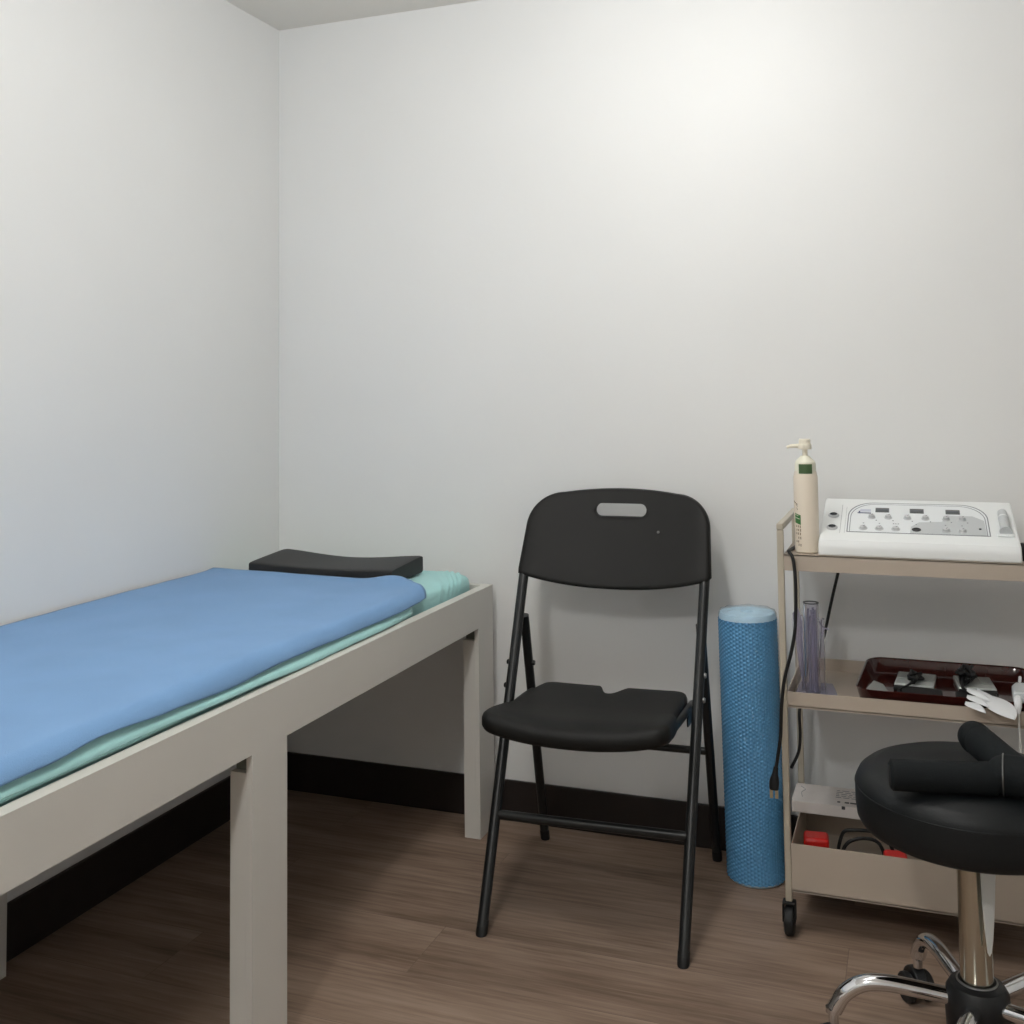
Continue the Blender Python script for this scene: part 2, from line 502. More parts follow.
# ------------------------------------------------------------------ folding chair
ch = thing('folding_chair', 'black folding chair with handle slot in the backrest, standing open against the wall', 'chair', (-0.645, 2.258, 0), math.radians(2.6))
def ring_solid(bm, inner, outer, mapf, layers):
    """closed shell whose loops blend inner->outer; layers: (t, d); mapf(p2d, d) -> 3D"""
    n = len(outer)
    R = []
    for t, d in layers:
        R.append([bm.verts.new(mapf((inner[i][0] + (outer[i][0] - inner[i][0]) * t, inner[i][1] + (outer[i][1] - inner[i][1]) * t), d)) for i in range(n)])
    m = len(R)
    for j in range(m):
        A, B = R[j], R[(j + 1) % m]
        for i in range(n):
            bm.faces.new((A[i], A[(i + 1) % n], B[(i + 1) % n], B[i]))
def angloop(f, n=96):
    return [f(2 * PI * i / n) for i in range(n)]
def ray_hit(poly, c, a):
    d = (math.cos(a), math.sin(a)); best = None
    for i in range(len(poly)):
        p, q = poly[i], poly[(i + 1) % len(poly)]
        ex, ey = q[0] - p[0], q[1] - p[1]
        den = d[0] * ey - d[1] * ex
        if abs(den) < 1e-12: continue
        t = ((p[0] - c[0]) * ey - (p[1] - c[1]) * ex) / den
        s = ((p[0] - c[0]) * d[1] - (p[1] - c[1]) * d[0]) / den
        if t > 0 and -1e-6 <= s <= 1 + 1e-6 and (best is None or t > best): best = t
    return (c[0] + d[0] * best, c[1] + d[1] * best)
# tube line: foot (y -0.238, z 0) leans back to y .165, z .83
FY0, FY1 = -0.236, 0.190
def ty(z): return FY0 + (FY1 - FY0) * z / 0.83
def tx(z): return 0.2005 + 0.008 * z / 0.66
# backrest outline in (x, h) where h is height along the panel
def bezier_outline():
    pts = []
    # bottom edge curved downwards, left to right
    for i in range(25):
        u = -1 + 2 * i / 24
        pts.append((0.2235 * u, 0.657 - 0.030 * (1 - abs(u) ** 2.2)))
    # right side up, rounded corner, top
    for i in range(1, 9):
        t = i / 8
        pts.append((0.2235 - 0.007 * t, 0.657 + 0.100 * t))
    cx, cz, rx, rz = 0.1365, 0.758, 0.080, 0.077
    for i in range(1, 15):
        a = PI / 2 * i / 14
        pts.append((cx + rx * math.cos(a), cz + rz * math.sin(a)))
    for i in range(1, 20):
        u = 1 - 2 * i / 20
        pts.append((cx * u, 0.835 + 0.0095 * (1 - u * u)))
    for i in range(0, 14):
        a = PI / 2 + PI / 2 * i / 14
        pts.append((-cx + rx * math.cos(a), cz + rz * math.sin(a)))
    for i in range(0, 9):
        t = 1 - i / 9
        pts.append((-0.2235 + 0.007 * t, 0.657 + 0.100 * t))
    return pts
BO = bezier_outline()
HC = (0.005, 0.797)
def slot(a, w=0.0605, h=0.0145):
    # rounded slot
    poly = []
    for i in range(17):
        q = -PI / 2 + PI * i / 16
        poly.append((HC[0] + w - h + h * math.cos(q), HC[1] + h * math.sin(q)))
    for i in range(17):
        q = PI / 2 + PI * i / 16
        poly.append((HC[0] - (w - h) + h * math.cos(q), HC[1] + h * math.sin(q)))
    return poly
SL = slot(0)
angs = []
# directions chosen so that both loops are sampled densely
N = 160
for i in range(N):
    a = 2 * PI * i / N
    angs.append(math.atan2(math.sin(a) * 0.45, math.cos(a)))
inner = [ray_hit(SL, HC, a) for a in angs]
outer = [ray_hit(BO, HC, a) for a in angs]
def back_map(p, d):
    x, z = p
    curve = 0.028 * (1 - (x / 0.2165) ** 2)
    # side flanges roll back over the tubes
    e = max(0.0, (abs(x) - 0.190) / 0.03)
    return Vector((x, ty(z) - 0.0185 + curve + d + 0.006 * e * e, z))
L = [(0, 0.006), (0.004, 0.002), (0.014, 0), (0.08, 0), (0.2, 0), (0.4, 0), (0.6, 0), (0.8, 0), (0.93, 0), (0.97, 0.001), (0.99, 0.004), (1.0, 0.010), (1.0, 0.017), (0.985, 0.020), (0.95, 0.0205),
     (0.935, 0.010), (0.9, 0.008), (0.6, 0.008), (0.3, 0.008), (0.1, 0.008), (0.05, 0.012), (0.02, 0.016), (0, 0.016)]
bm = NB(); ring_solid(bm, inner, outer, back_map, L)
back = obj('backrest', bm, 'chair_plastic', ch, angle=50)
bm = NB(); lathe(bm, [(0, 0.0022), (0.0025, 0.0018), (0.0035, 0)], seg=14, mtx=Matrix.Translation(back_map((0.098, 0.752), 0.0)) @ Matrix.Rotation(PI / 2, 4, 'X'))
obj('rivet', bm, 'steel', back)
# side-frame tubes (front legs), continuous from foot to backrest
for s in (-1, 1):
    bm = NB()
    zs = [0.012, 0.2, 0.4, 0.56, 0.64, 0.68, 0.71]
    zt = smooth_path([(s * tx(min(z, 0.66)) * 1, ty(z) + (0.0 if z < 0.66 else 0.003), z) for z in zs], 5)
    tube(bm, zt, 0.0112, 16)
    lg = obj('leg', bm, 'chair_metal', ch)
    bm = NB(); lathe(bm, [(0, 0), (0.0105, 0.0), (0.0117, 0.003), (0.0118, 0.022), (0.0113, 0.024)], (s * tx(0), ty(0.0) - 0.0, 0), 20)
    for v in bm.verts: v.co.y += (ty(v.co.z) - ty(0))
    obj('foot_cap', bm, 'rubber', lg)
# rear legs
RY0, RZP = 0.236, 0.565
def ry(z): return RY0 + (ty(RZP) + 0.0215 - RY0) * z / RZP
for s in (-1, 1):
    bm = NB()
    pts = [(s * (0.205 - 0.004 * z / RZP), ry(z), z) for z in (0.012, 0.1, 0.2, 0.3, 0.4, 0.5, RZP)]
    tube(bm, pts, 0.0105, 16)
    lg = obj('leg', bm, 'chair_metal', ch)
    bm = NB(); lathe(bm, [(0, 0), (0.0100, 0.0), (0.0110, 0.003), (0.0111, 0.022), (0.0106, 0.024)], (s * 0.205, RY0, 0), 20)
    for v in bm.verts: v.co.y += (ry(v.co.z) - ry(0))
    obj('foot_cap', bm, 'rubber', lg)
# crossbars
bm = NB(); z = 0.197; tube(bm, [(-tx(z), ty(z), z), (-0.1, ty(z), z), (0.1, ty(z), z), (tx(z), ty(z), z)], 0.0085, 14, flat=1.15); obj('crossbar', bm, 'chair_metal', ch)
bm = NB(); z = 0.268; w = 0.205 - 0.004 * z / RZP; tube(bm, [(-w, ry(z), z), (0, ry(z), z), (w, ry(z), z)], 0.0085, 14); obj('crossbar', bm, 'chair_metal', ch)
# hinge links between front tube, rear leg and seat
for s in (-1, 1):
    bm = NB()
    xa = s * 0.1870
    z1, z2 = 0.396, 0.380
    link = [(ty(z1) - 0.012, z1), (ty(z1) + 0.012, z1 + 0.012), (ry(z2) + 0.012, z2 + 0.004), (ry(z2) + 0.008, z2 - 0.014), (ry(z2) - 0.01, z2 - 0.012), (ty(z1) - 0.008, z1 - 0.016)]
    prism(bm, link, xa - 0.0015, xa + 0.0015, 'x')
    hp = obj('hinge_plate', bm, 'chair_metal', ch)
    for (yy, zz) in ((ty(0.43) - 0.0, 0.43), (ty(0.475), 0.475)):
        bm = NB()
        xo = s * (tx(zz) + 0.0105)
        lathe(bm, [(0, 0.005), (0.0045, 0.0045), (0.006, 0.002), (0.006, 0)], seg=12, mtx=Matrix.Translation((xo, yy, zz)) @ Matrix.Rotation(s * PI / 2, 4, 'Y'))
        obj('bolt', bm, 'steel' if s > 0 else 'chair_metal', hp)
    bm = NB()
    lathe(bm, [(0, 0.006), (0.005, 0.0055), (0.0065, 0.002), (0.0065, 0)], seg=12, mtx=Matrix.Translation((s * 0.1925, ry(0.45), 0.45)) @ Matrix.Rotation(-s * PI / 2, 4, 'Y'))
    obj('bolt', bm, 'chair_metal', hp)
# seat
SF, SB = -0.284, 0.122
def seat_outline():
    pts = []
    # front edge, left to right, gently bowed
    for i in range(21):
        u = -1 + 2 * i / 20
        pts.append((0.156 * u, SF - 0.012 * (1 - u * u) + 0.0))
    for i in range(1, 9):
        a = -PI / 2 + PI / 2 * i / 8
        pts.append((0.156 + 0.032 * math.cos(a), SF + 0.034 + 0.034 * math.sin(a)))
    pts += [(0.188, SF + 0.08), (0.184, SF + 0.13), (0.177, SF + 0.17), (0.174, 0.0), (0.170, 0.06), (0.166, SB - 0.025)]
    for i in range(1, 8):
        a = PI / 2 * i / 7
        pts.append((0.141 + 0.025 * math.cos(a), SB - 0.025 + 0.025 * math.sin(a)))
    pts += [(0.1, SB + 0.002), (0.05, SB + 0.003), (0.036, SB + 0.002), (0.030, SB - 0.008), (0.016, SB - 0.050), (0.008, SB - 0.064), (0, SB - 0.067)]
    left = [(-x, y) for x, y in reversed(pts[21:-1])]
    return pts + left
SO = seat_outline()
SC = (0.0, -0.08)
angs = []
N = 200
for i in range(N):
    angs.append(2 * PI * i / N)
# extra sampling near the notch
for k in range(1, 60):
    angs.append(PI / 2 + (k - 30) * 0.0075)
angs = sorted(set(round(a, 5) for a in angs))
souter = [ray_hit(SO, SC, a) for a in angs]
sinner = [(SC[0] + (p[0] - SC[0]) * 0.0005, SC[1] + (p[1] - SC[1]) * 0.0005) for p in souter]
def seat_map(p, d):
    x, y = p
    v = (y - SF) / (SB - SF)
    z = 0.444 - 0.034 * v
    z -= 0.012 * math.exp(-((v - 0.45) / 0.35) ** 2) * (1 - (x / 0.2) ** 2)        # dished
    z -= 0.010 * max(0, min(1, 1 - v / 0.16)) ** 1.5 * (1 - (x / 0.23) ** 2)               # front lip rolls over
    z += 0.005 * (abs(x) / 0.2) ** 4 + 0.008 * (min(abs(x), 0.19) / 0.19) ** 2.5 * max(0.0, 1 - v / 0.4)
    return Vector((x, y, z - d))
L = [(0.0, 0), (0.2, 0), (0.4, 0), (0.6, 0), (0.75, 0), (0.86, 0), (0.92, 0.0005), (0.96, 0.003), (0.985, 0.008), (1.0, 0.016), (1.0, 0.030), (0.985, 0.036), (0.95, 0.038), (0.93, 0.030), (0.85, 0.016), (0.5, 0.012), (0.0, 0.012)]
bm = NB(); ring_solid(bm, sinner, souter, seat_map, L)
seat = obj('seat', bm, 'chair_plastic', ch, angle=50)
for s in (-1, 1):
    bm = NB()
    pts = smooth_path([(s * 0.172, SF + 0.05, 0.412), (s * 0.177, -0.12, 0.408), (s * 0.181, 0.0, 0.402), (s * 0.181, 0.07, 0.396)], 5)
    tube(bm, pts, 0.0085, 12)
    obj('seat_rail', bm, 'chair_metal', seat)

# ------------------------------------------------------------------ foam roller in bubble film
FR, FH = 0.0640, 0.580
fo = thing('foam_roller', 'tall blue foam roller in dimpled wrap standing beside the trolley', 'foam roller', (-0.3545, 2.4485, 0))
fo.rotation_euler = (0.0, math.radians(-0.8), 0)
bm = NB()
cols, rows = 54, 64
def fr(u, v):
    z = 0.006 + v * (FH - 0.020)
    cu = u * cols; rv = v * rows
    # hexagonal lattice of bumps, staggered between neighbouring columns
    best = 0
    col = math.floor(cu)
    for cc in (col - 1, col, col + 1):
        ofs = 0.5 if cc % 2 else 0
        for rr in (math.floor(rv - ofs), math.floor(rv - ofs) + 1):
            dx = (cu - (cc + 0.5)) * 0.866; dz = rv - (rr + ofs)
            d = math.hypot(dx, dz)
            best = max(best, max(0.0, 1 - (d / 0.44) ** 2))
    R = FR - 0.0018 + 0.0030 * math.sqrt(best)
    a = 2 * PI * u
    return Vector((R * math.cos(a), R * math.sin(a), z))
grid(bm, fr, cols * 5, rows * 4, wrap_u=True)
o = obj('dimpled_sleeve', bm, 'foam_blue', fo, angle=180)
bm = NB()
lathe(bm, [(0, 0), (0.058, 0), (0.0615, 0.004), (0.0622, 0.02), (0.0622, FH - 0.03), (0.062, FH - 0.008), (0.059, FH - 0.002), (0.05, FH), (0.014, FH - 0.001), (0.012, FH - 0.006), (0, FH - 0.006)], seg=56)
obj('foam_core', bm, 'foam_core', fo)
bm = NB()
def film(u, v):
    a = 2 * PI * u
    r = 0.0642 - 0.0 * v + 0.0007 * noise.noise(Vector((math.cos(a) * 5, math.sin(a) * 5, v * 3)))
    z = FH - 0.026 + v * 0.022 + 0.004 * v * noise.noise(Vector((math.cos(a) * 3, math.sin(a) * 3, 2)))
    return Vector((r * math.cos(a), r * math.sin(a), z))
V = grid(bm, film, 72, 4, wrap_u=True)
ringp = V[-1]
last = ringp
for j, (rad, dz) in enumerate(((0.061, 0.0035), (0.045, 0.005), (0.028, 0.0045), (0.012, 0.006))):
    nr = []
    for i in range(72):
        a = 2 * PI * i / 72
        nr.append(bm.verts.new((rad * math.cos(a), rad * math.sin(a), FH - 0.001 + dz + 0.003 * noise.noise(Vector((math.cos(a) * rad * 90, math.sin(a) * rad * 90, 5))))))
    for i in range(72):
        bm.faces.new((last[i], last[(i + 1) % 72], nr[(i + 1) % 72], nr[i]))
    last = nr
bm.faces.new(last)
obj('film_wrap', bm, 'film', fo, angle=80)['label'] = 'crumpled clear film over the top end'

# ------------------------------------------------------------------ trolley
TX0, TX1, TY0, TY1 = -0.2585, 0.236, 2.2155, 2.4985
tr = thing('trolley', 'beige three-tier metal trolley cart on black casters against the wall', 'trolley', ((TX0 + TX1) / 2, (TY0 + TY1) / 2, 0))
TC = Vector(tr.location)
def trp(name, bm, m, parent=None, **k):
    bmesh.ops.translate(bm, verts=bm.verts, vec=-TC)
    return obj(name, bm, m, parent or tr, **k)
PZ0, PZT = 0.066, 0.806
for x in (TX0, TX1):
    bm = NB()
    h = 0.0065
    # one bent square tube: front post, top handle, back post
    for y in (TY0, TY1):
        box(bm, x - h, x + h, y - h, y + h, PZ0, PZT - 0.0131)
    box(bm, x - h, x + h, TY0 - h, TY1 + h, PZT - 0.013, PZT)
    trp('side_frame', bm, 'beige_post', bevel=0.002)
def shelf(zb, zt, zf, name):
    bm = NB()
    x0, x1, y0, y1 = TX0 + 0.0068, TX1 - 0.0068, TY0 - 0.0045, TY1 + 0.0045
    t = 0.0016
    box(bm, x0, x1, y0, y1, zf - 0.002, zf)                       # floor
    box(bm, x0, x1, y0, y0 + t, zb, zt)                           # front lip
    box(bm, x0, x1, y1 - t, y1, zb, zt)
    box(bm, x0, x0 + t, y0 + t, y1 - t, zb, zt)
    box(bm, x1 - t, x1, y0 + t, y1 - t, zb, zt)
    return trp('shelf', bm, 'beige', bevel=0.0)
shelf(0.7135, 0.7462, 0.7450, 's1')
shelf(0.4435, 0.4745, 0.448, 's2')
shelf(0.086, 0.179, 0.09, 's3')
for x in (TX0, TX1):
    for y in (TY0, TY1):
        bm = NB()
        box(bm, x - 0.0125, x + 0.0125, y - 0.010, y + 0.010, PZ0 - 0.005, PZ0 + 0.0)
        for s in (-1, 1):
            box(bm, x + s * 0.0115 - 0.0012, x + s * 0.0115 + 0.0012, y - 0.012, y + 0.012, 0.028, PZ0 - 0.004)
        cs = trp('caster', bm, 'rubber', bevel=0.001)
        bm = NB()
        prof = [(0.0, -0.0095), (0.022, -0.0095), (0.027, -0.0075), (0.0285, -0.003), (0.0285, 0.003), (0.027, 0.0075), (0.022, 0.0095), (0.0, 0.0095)]
        lathe(bm, prof, seg=32, mtx=Matrix.Translation((x, y, 0.0287)) @ Matrix.Rotation(PI / 2, 4, 'Y'))
        trp('wheel', bm, 'rubber', cs)
        bm = NB(); lathe(bm, [(0, -0.0122), (0.004, -0.012), (0.0045, 0), (0.004, 0.012), (0, 0.0122)], seg=12, mtx=Matrix.Translation((x, y, 0.0287)) @ Matrix.Rotation(PI / 2, 4, 'Y'))
        trp('axle', bm, 'steel', cs)
for c in [o_ for o_ in tr.children_recursive if o_.name.startswith('wheel')]:
    pass

# ------------------------------------------------------------------ lotion bottle
BC = (-0.2095, 2.252, 0.7453)
bt = thing('pump_bottle', 'tall cream pump bottle with green labels on the left end of the top shelf', 'bottle', BC)
BR_ = 0.0248
bm = NB(); lathe(bm, [(0, 0), (BR_ - 0.003, 0), (BR_, 0.003), (BR_, 0.158), (BR_ - 0.0015, 0.166), (BR_ - 0.003, 0.172)] , seg=48)
obj('body', bm, 'bottle', bt)
bm = NB(); lathe(bm, [(BR_ - 0.003, 0.1715), (BR_ - 0.0035, 0.188), (BR_ - 0.006, 0.194), (0.011, 0.201), (0.0095, 0.204), (0, 0.204)], seg=48)
obj('shoulder', bm, 'label_w', bt)
bm = NB(); lathe(bm, [(0.0055, 0.2035), (0.0055, 0.218), (0.0, 0.218)], seg=20)
pmp = obj('pump', bm, 'pump', bt)
bm = NB(); lathe(bm, [(0, 0.2182), (0.0135, 0.2182), (0.0140, 0.221), (0.0135, 0.2285), (0.0120, 0.2300), (0.0118, 0.2385), (0.0105, 0.2400), (0, 0.2400)], seg=28)
tube(bm, smooth_path([(-0.006, 0, 0.2245), (-0.018, -0.002, 0.2250), (-0.030, -0.004, 0.2240), (-0.036, -0.005, 0.2215)], 5), [0.0048] * 5 + [0.004] * 5 + [0.0032] * 6, 12)
obj('nozzle', bm, 'pump', pmp)
bt.scale = (0.975, 0.975, 0.955)
def wrap_patch(bm, a0, a1, z0, z1, R, n=12, t=0.0004, slant=0.0):
    A = []
    for i in range(n + 1):
        a = a0 + (a1 - a0) * i / n
        row = []
        for r in (R, R + t):
            for z in (z0, z1):
                row.append(bm.verts.new((r * math.cos(a), r * math.sin(a), z + slant * i / n)))
        A.append(row)  # [in z0, in z1, out z0, out z1]
    for p, q in zip(A, A[1:]):
        bm.faces.new((p[2], q[2], q[3], p[3])); bm.faces.new((p[0], p[1], q[1], q[0]))
        bm.faces.new((p[1], p[3], q[3], q[1])); bm.faces.new((p[0], q[0], q[2], p[2]))
    bm.faces.new((A[0][0], A[0][2], A[0][3], A[0][1])); bm.faces.new((A[-1][0], A[-1][1], A[-1][3], A[-1][2]))
# camera sees the side around -85 degrees (towards -y, a little +x)
VA = math.radians(-84)
bm = NB(); wrap_patch(bm, VA - 0.80, VA + 0.80, 0.1645, 0.1905, BR_ - 0.0022); obj('cap_label', bm, 'label_w', bt)
bm = NB(); wrap_patch(bm, VA - 0.60, VA + 0.60, 0.1675, 0.1875, BR_ - 0.0016); obj('cap_label', bm, 'green', bt)['label'] = 'dark green label patch'
bm = NB(); wrap_patch(bm, VA - 1.12, VA - 0.50, 0.064, 0.084, BR_, slant=-0.004); lb = obj('side_label', bm, 'green2', bt); lb['label'] = 'bright green side label'
bm = NB()
wrap_patch(bm, VA - 1.05, VA - 0.60, 0.0745, 0.0757, BR_ + 0.0005, t=0.0003, slant=-0.003)
wrap_patch(bm, VA - 1.05, VA - 0.70, 0.0805, 0.0815, BR_ + 0.0005, t=0.0003, slant=-0.0025)
obj('label_line', bm, 'label_w', lb)
bm = NB()
for zz, a0, w in ((0.108, -1.3, 0.28), (0.1055, -1.1, 0.32), (0.1015, -0.95, 0.15), (0.0945, -0.9, 0.12)):
    wrap_patch(bm, VA + a0, VA + a0 + w, zz, zz + 0.0016, BR_, slant=-0.004)
obj('printed_scroll', bm, 'ink', bt)
bm = NB()
for row, zz in enumerate((0.0545, 0.047, 0.0395, 0.031, 0.023, 0.016)):
    for k in range(3):
        if (row, k) in ((3, 0), (4, 2), (5, 0)): continue
        a0 = VA - 0.98 + k * 0.19 + 0.03 * (row % 2)
        wrap_patch(bm, a0, a0 + 0.07, zz - k * 0.0006, zz + 0.0042, BR_, n=3)
obj('printed_text', bm, 'ink', bt)

# ------------------------------------------------------------------ electrotherapy unit
mc = thing('therapy_unit', 'white electrotherapy console with sloping control panel on the trolley top', 'therapy machine', (-0.001, 2.2185, 0.7453))
mc.scale = (1.0, 1.0, 0.915)
prof = [(0.0, 0.0), (-0.001, 0.016), (0.001, 0.026), (0.005, 0.0335), (0.012, 0.0365), (0.027, 0.0400), (0.19, 0.0985), (0.206, 0.1005), (0.216, 0.096), (0.222, 0.085), (0.224, 0.0)]
bm = NB()
NXM = 10
rows_ = []
for i in range(NXM + 1):
    u = -1 + 2 * i / NXM
    rows_.append([bm.verts.new((u * (0.1845 - 0.022 * p[1]), p[0], p[1])) for p in prof])
for A, B in zip(rows_, rows_[1:]):
    for k in range(len(prof)):
        k2 = (k + 1) % len(prof)
        bm.faces.new((A[k], B[k], B[k2], A[k2]))
bm.faces.new(list(reversed(rows_[0]))); bm.faces.new(rows_[-1])
obj('housing', bm, 'white_plastic', mc, bevel=0.0035, bseg=3, angle=30)
sv = Vector((0, 0.163, 0.0585)).normalized()
nv = Vector((1, 0, 0)).cross(sv).normalized()
PM = Matrix(((1, 0 , 0, 0), (0, sv.y, nv.y, 0.027), (0, sv.z, nv.z, 0.0400), (0, 0, 0, 1)))   # (x, s, h) -> local
def pm(x, s, h=0.0): return PM @ Matrix.Translation((x, s, h))
def decal(name, outline, m, h=0.0003, h0=-0.0006, parent=mc):
    b_ = NB(); prism(b_, outline, h0, h, 'z', PM)
    return obj(name, b_, m, parent, smooth=False)
def arch(x0, x1, s0, s1, r, n=12):
    p = [(x0, s0), (x1, s0)]
    rx, ry_ = r
    for i in range(n + 1):
        a = PI / 2 * i / n; p.append((x1 - rx + rx * math.cos(a), s1 - ry_ + ry_ * math.sin(a)))
    for i in range(n + 1):
        a = PI / 2 + PI / 2 * i / n; p.append((x0 + rx + rx * math.cos(a), s1 - ry_ + ry_ * math.sin(a)))
    return p
decal('panel_border', arch(-0.1325, 0.1345, 0.0185, 0.1645, (0.05, 0.066)), 'line_grey', 0.00035)
decal('panel_border', arch(-0.1305, 0.1325, 0.0205, 0.1618, (0.05, 0.066)), 'panel', 0.0005)
decal('panel_border', arch(-0.1275, 0.1295, 0.0205, 0.1565, (0.048, 0.064)), 'line_grey', 0.00065)
face = decal('control_panel', arch(-0.1262, 0.1280, 0.0205, 0.1545, (0.048, 0.064)), 'panel', 0.0008)
decal('grey_area', [(-0.012, 0.0208), (0.1275, 0.0208), (0.1265, 0.088), (0.106, 0.108), (0.060, 0.108), (0.048, 0.078), (0.005, 0.072), (-0.010, 0.05)], 'panel_grey', 0.0010, 0.0007)['label'] = 'grey area of the panel'  # flat light grey patch, lower right of the panel
for i, (x, s) in enumerate(((-0.0655, 0.126), (0.0015, 0.1255), (0.0700, 0.125))):
    b_ = NB(); box(b_, x - 0.0135, x + 0.0135, s - 0.010, s + 0.010, 0.0005, 0.0020, PM)
    d_ = obj('display', b_, 'display_dark', mc, bevel=0.0004); 
    b_ = NB(); box(b_, x - 0.0115, x + 0.0115, s - 0.008, s + 0.0015, 0.0020, 0.0023, PM); obj('screen', b_, 'display', d_, smooth=False)
b_ = NB(); box(b_, -0.114, -0.0875, 0.1085, 0.1125, 0.0008, 0.0012, PM); box(b_, -0.112, -0.109, 0.1125, 0.1200, 0.0008, 0.0012, PM); obj('printed_badge', b_, 'navy', mc, smooth=False)
b_ = NB(); box(b_, -0.109, -0.088, 0.1175, 0.1295, 0.0008, 0.0011, PM); obj('printed_badge', b_, mat('pale_lilac_print', rgb(196, 200, 214), 0.5), mc, smooth=False)
def knob(x, s, r=0.0062, h=0.008, m='knob'):
    b_ = NB()
    lathe(b_, [(r * 1.25, 0.0005), (r * 1.25, 0.0018), (r, 0.0025), (r * 0.92, h - 0.001), (r * 0.8, h), (0, h)], seg=24, mtx=pm(x, s))
    k_ = obj('knob', b_, m, mc)
    b_ = NB(); box(b_, -0.0006, 0.0006, 0.0, r * 0.8, h, h + 0.0004, pm(x, s) @ Matrix.Rotation(-0.6, 4, 'Z'))
    obj('pointer', b_, 'line_grey', k_, smooth=False)
for x in (-0.0857, -0.0534, -0.0167, 0.0177, 0.0565, 0.0863):
    knob(x, 0.089)
for x in (-0.1009, -0.0701, -0.0387, 0.0545, 0.0846):
    knob(x, 0.036, 0.0068, 0.0065)
b_ = NB(); lathe(b_, [(0.0085, 0.0005), (0.0085, 0.002), (0.006, 0.003), (0.0055, 0.0012), (0, 0.0012)], seg=24, mtx=pm(-0.0001, 0.0368)); obj('socket', b_, 'ink_dark', mc)
b_ = NB(); lathe(b_, [(0.0025, 0.0005), (0.0025, 0.0025), (0, 0.003)], seg=14, mtx=pm(0.1171, 0.0484)); obj('indicator_lamp', b_, 'display_dark', mc)
for x in (-0.1009, -0.0701, -0.043, -0.0387, -0.034, -0.0001, 0.0545, 0.0846):
    b_ = NB(); box(b_, x - 0.0014, x + 0.0014, 0.060, 0.0625, 0.001, 0.0013, PM); obj('printed_mark', b_, 'line_grey', mc, smooth=False)
for x in (-0.0857, -0.0534, -0.0167, 0.0177, 0.0565, 0.0863):
    b_ = NB(); box(b_, x + 0.008, x + 0.0105, 0.074, 0.0775, 0.001, 0.0013, PM); obj('printed_mark', b_, 'line_grey', mc, smooth=False)
# two cable sockets at the left, with their own printed frame line
for s in (0.0945, 0.0355):
    b_ = NB()
    lathe(b_, [(0.011, -0.0005), (0.011, 0.002), (0.0095, 0.0042), (0.0075, 0.0045)], seg=28, mtx=pm(-0.161, s))
    k_ = obj('cable_socket', b_, 'knob', mc)
    b_ = NB(); lathe(b_, [(0.0078, 0.0044), (0.0074, 0.0015), (0.003, 0.0015), (0.0025, 0.0035), (0, 0.0035)], seg=24, mtx=pm(-0.161, s)); obj('socket_core', b_, 'display_dark', k_)
b_ = NB(); box(b_, -0.1455, -0.1449, 0.012, 0.150, -0.0005, 0.0004, PM); box(b_, -0.1365, -0.1361, 0.012, 0.140, -0.0005, 0.0004, PM); obj('printed_line', b_, 'line_grey', mc, smooth=False)
# probe resting in its cradle at the right
b_ = NB()
lathe(b_, [(0, 0), (0.0115, 0), (0.0115, 0.004), (0.0095, 0.006), (0.009, 0.060), (0.0085, 0.062), (0.0088, 0.066), (0.0095, 0.070), (0.0085, 0.09), (0.005, 0.098), (0, 0.100)], seg=28,
      mtx=PM @ Matrix.Translation((0.161, 0.024, 0.0093)) @ Matrix.Rotation(-PI / 2, 4, 'X'))
pb = obj('probe', b_, 'panel_grey', mc)
b_ = NB(); box(b_, 0.146, 0.176, 0.018, 0.032, -0.0005, 0.0055, PM); obj('probe_cradle', b_, 'white_plastic', mc, bevel=0.002)
b_ = NB(); lathe(b_, [(0.0094, 0.0600), (0.0100, 0.0610), (0.0100, 0.0640), (0.0090, 0.0650)], seg=28, mtx=PM @ Matrix.Translation((0.161, 0.024, 0.0093)) @ Matrix.Rotation(-PI / 2, 4, 'X'))
obj('probe_ring', b_, 'white_plastic', pb)
# dark plug at the console's right side
b_ = NB(); box(b_, 0.1850, 0.205, 0.03, 0.05, 0.0, 0.036); obj('side_plug', b_, 'rubber', mc, bevel=0.003)

# ------------------------------------------------------------------ power cords
pc = thing('power_cord', 'black power cord with plug hanging down the left front post of the trolley', 'cable', (-0.27, 2.19, 0.3))
pco = Vector(pc.location)
cpts = [(-0.237, 2.30, 0.7488), (-0.243, 2.228, 0.7505), (-0.240, 2.203, 0.7515), (-0.232, 2.195, 0.738), (-0.228, 2.190, 0.69), (-0.2305, 2.188, 0.61), (-0.239, 2.188, 0.56), (-0.253, 2.188, 0.508), (-0.2605, 2.188, 0.455), (-0.2640, 2.188, 0.395), (-0.270, 2.188, 0.355), (-0.2745, 2.188, 0.33)]
bm = NB(); tube(bm, [p - pco for p in smooth_path(cpts, 8)], 0.0034, 12); obj('cord', bm, 'cable', pc)
bm = NB()
pp = smooth_path([(-0.2745, 2.188, 0.332), (-0.2765, 2.188, 0.318), (-0.2785, 2.188, 0.302), (-0.2795, 2.188, 0.288)], 5)
rads = [0.0045, 0.0047, 0.0050, 0.0052, 0.0055, 0.006, 0.0068, 0.0078, 0.0086, 0.0092, 0.0095, 0.0096, 0.0096, 0.0095, 0.0092, 0.0085]
tube(bm, [p - pco for p in pp], rads, 16, flat=0.72, up=(0, 1, 0)); plg = obj('plug', bm, 'rubber', pc)
for dx in (-0.0052, 0.0052):
    bm = NB(); box(bm, -0.0030, 0.0030, -0.0008, 0.0008, -0.018, 0.0, Matrix.Translation(Vector((-0.2795 + dx, 2.188, 0.289)) - pco)); obj('prong', bm, 'brass', plg)
bm = NB()
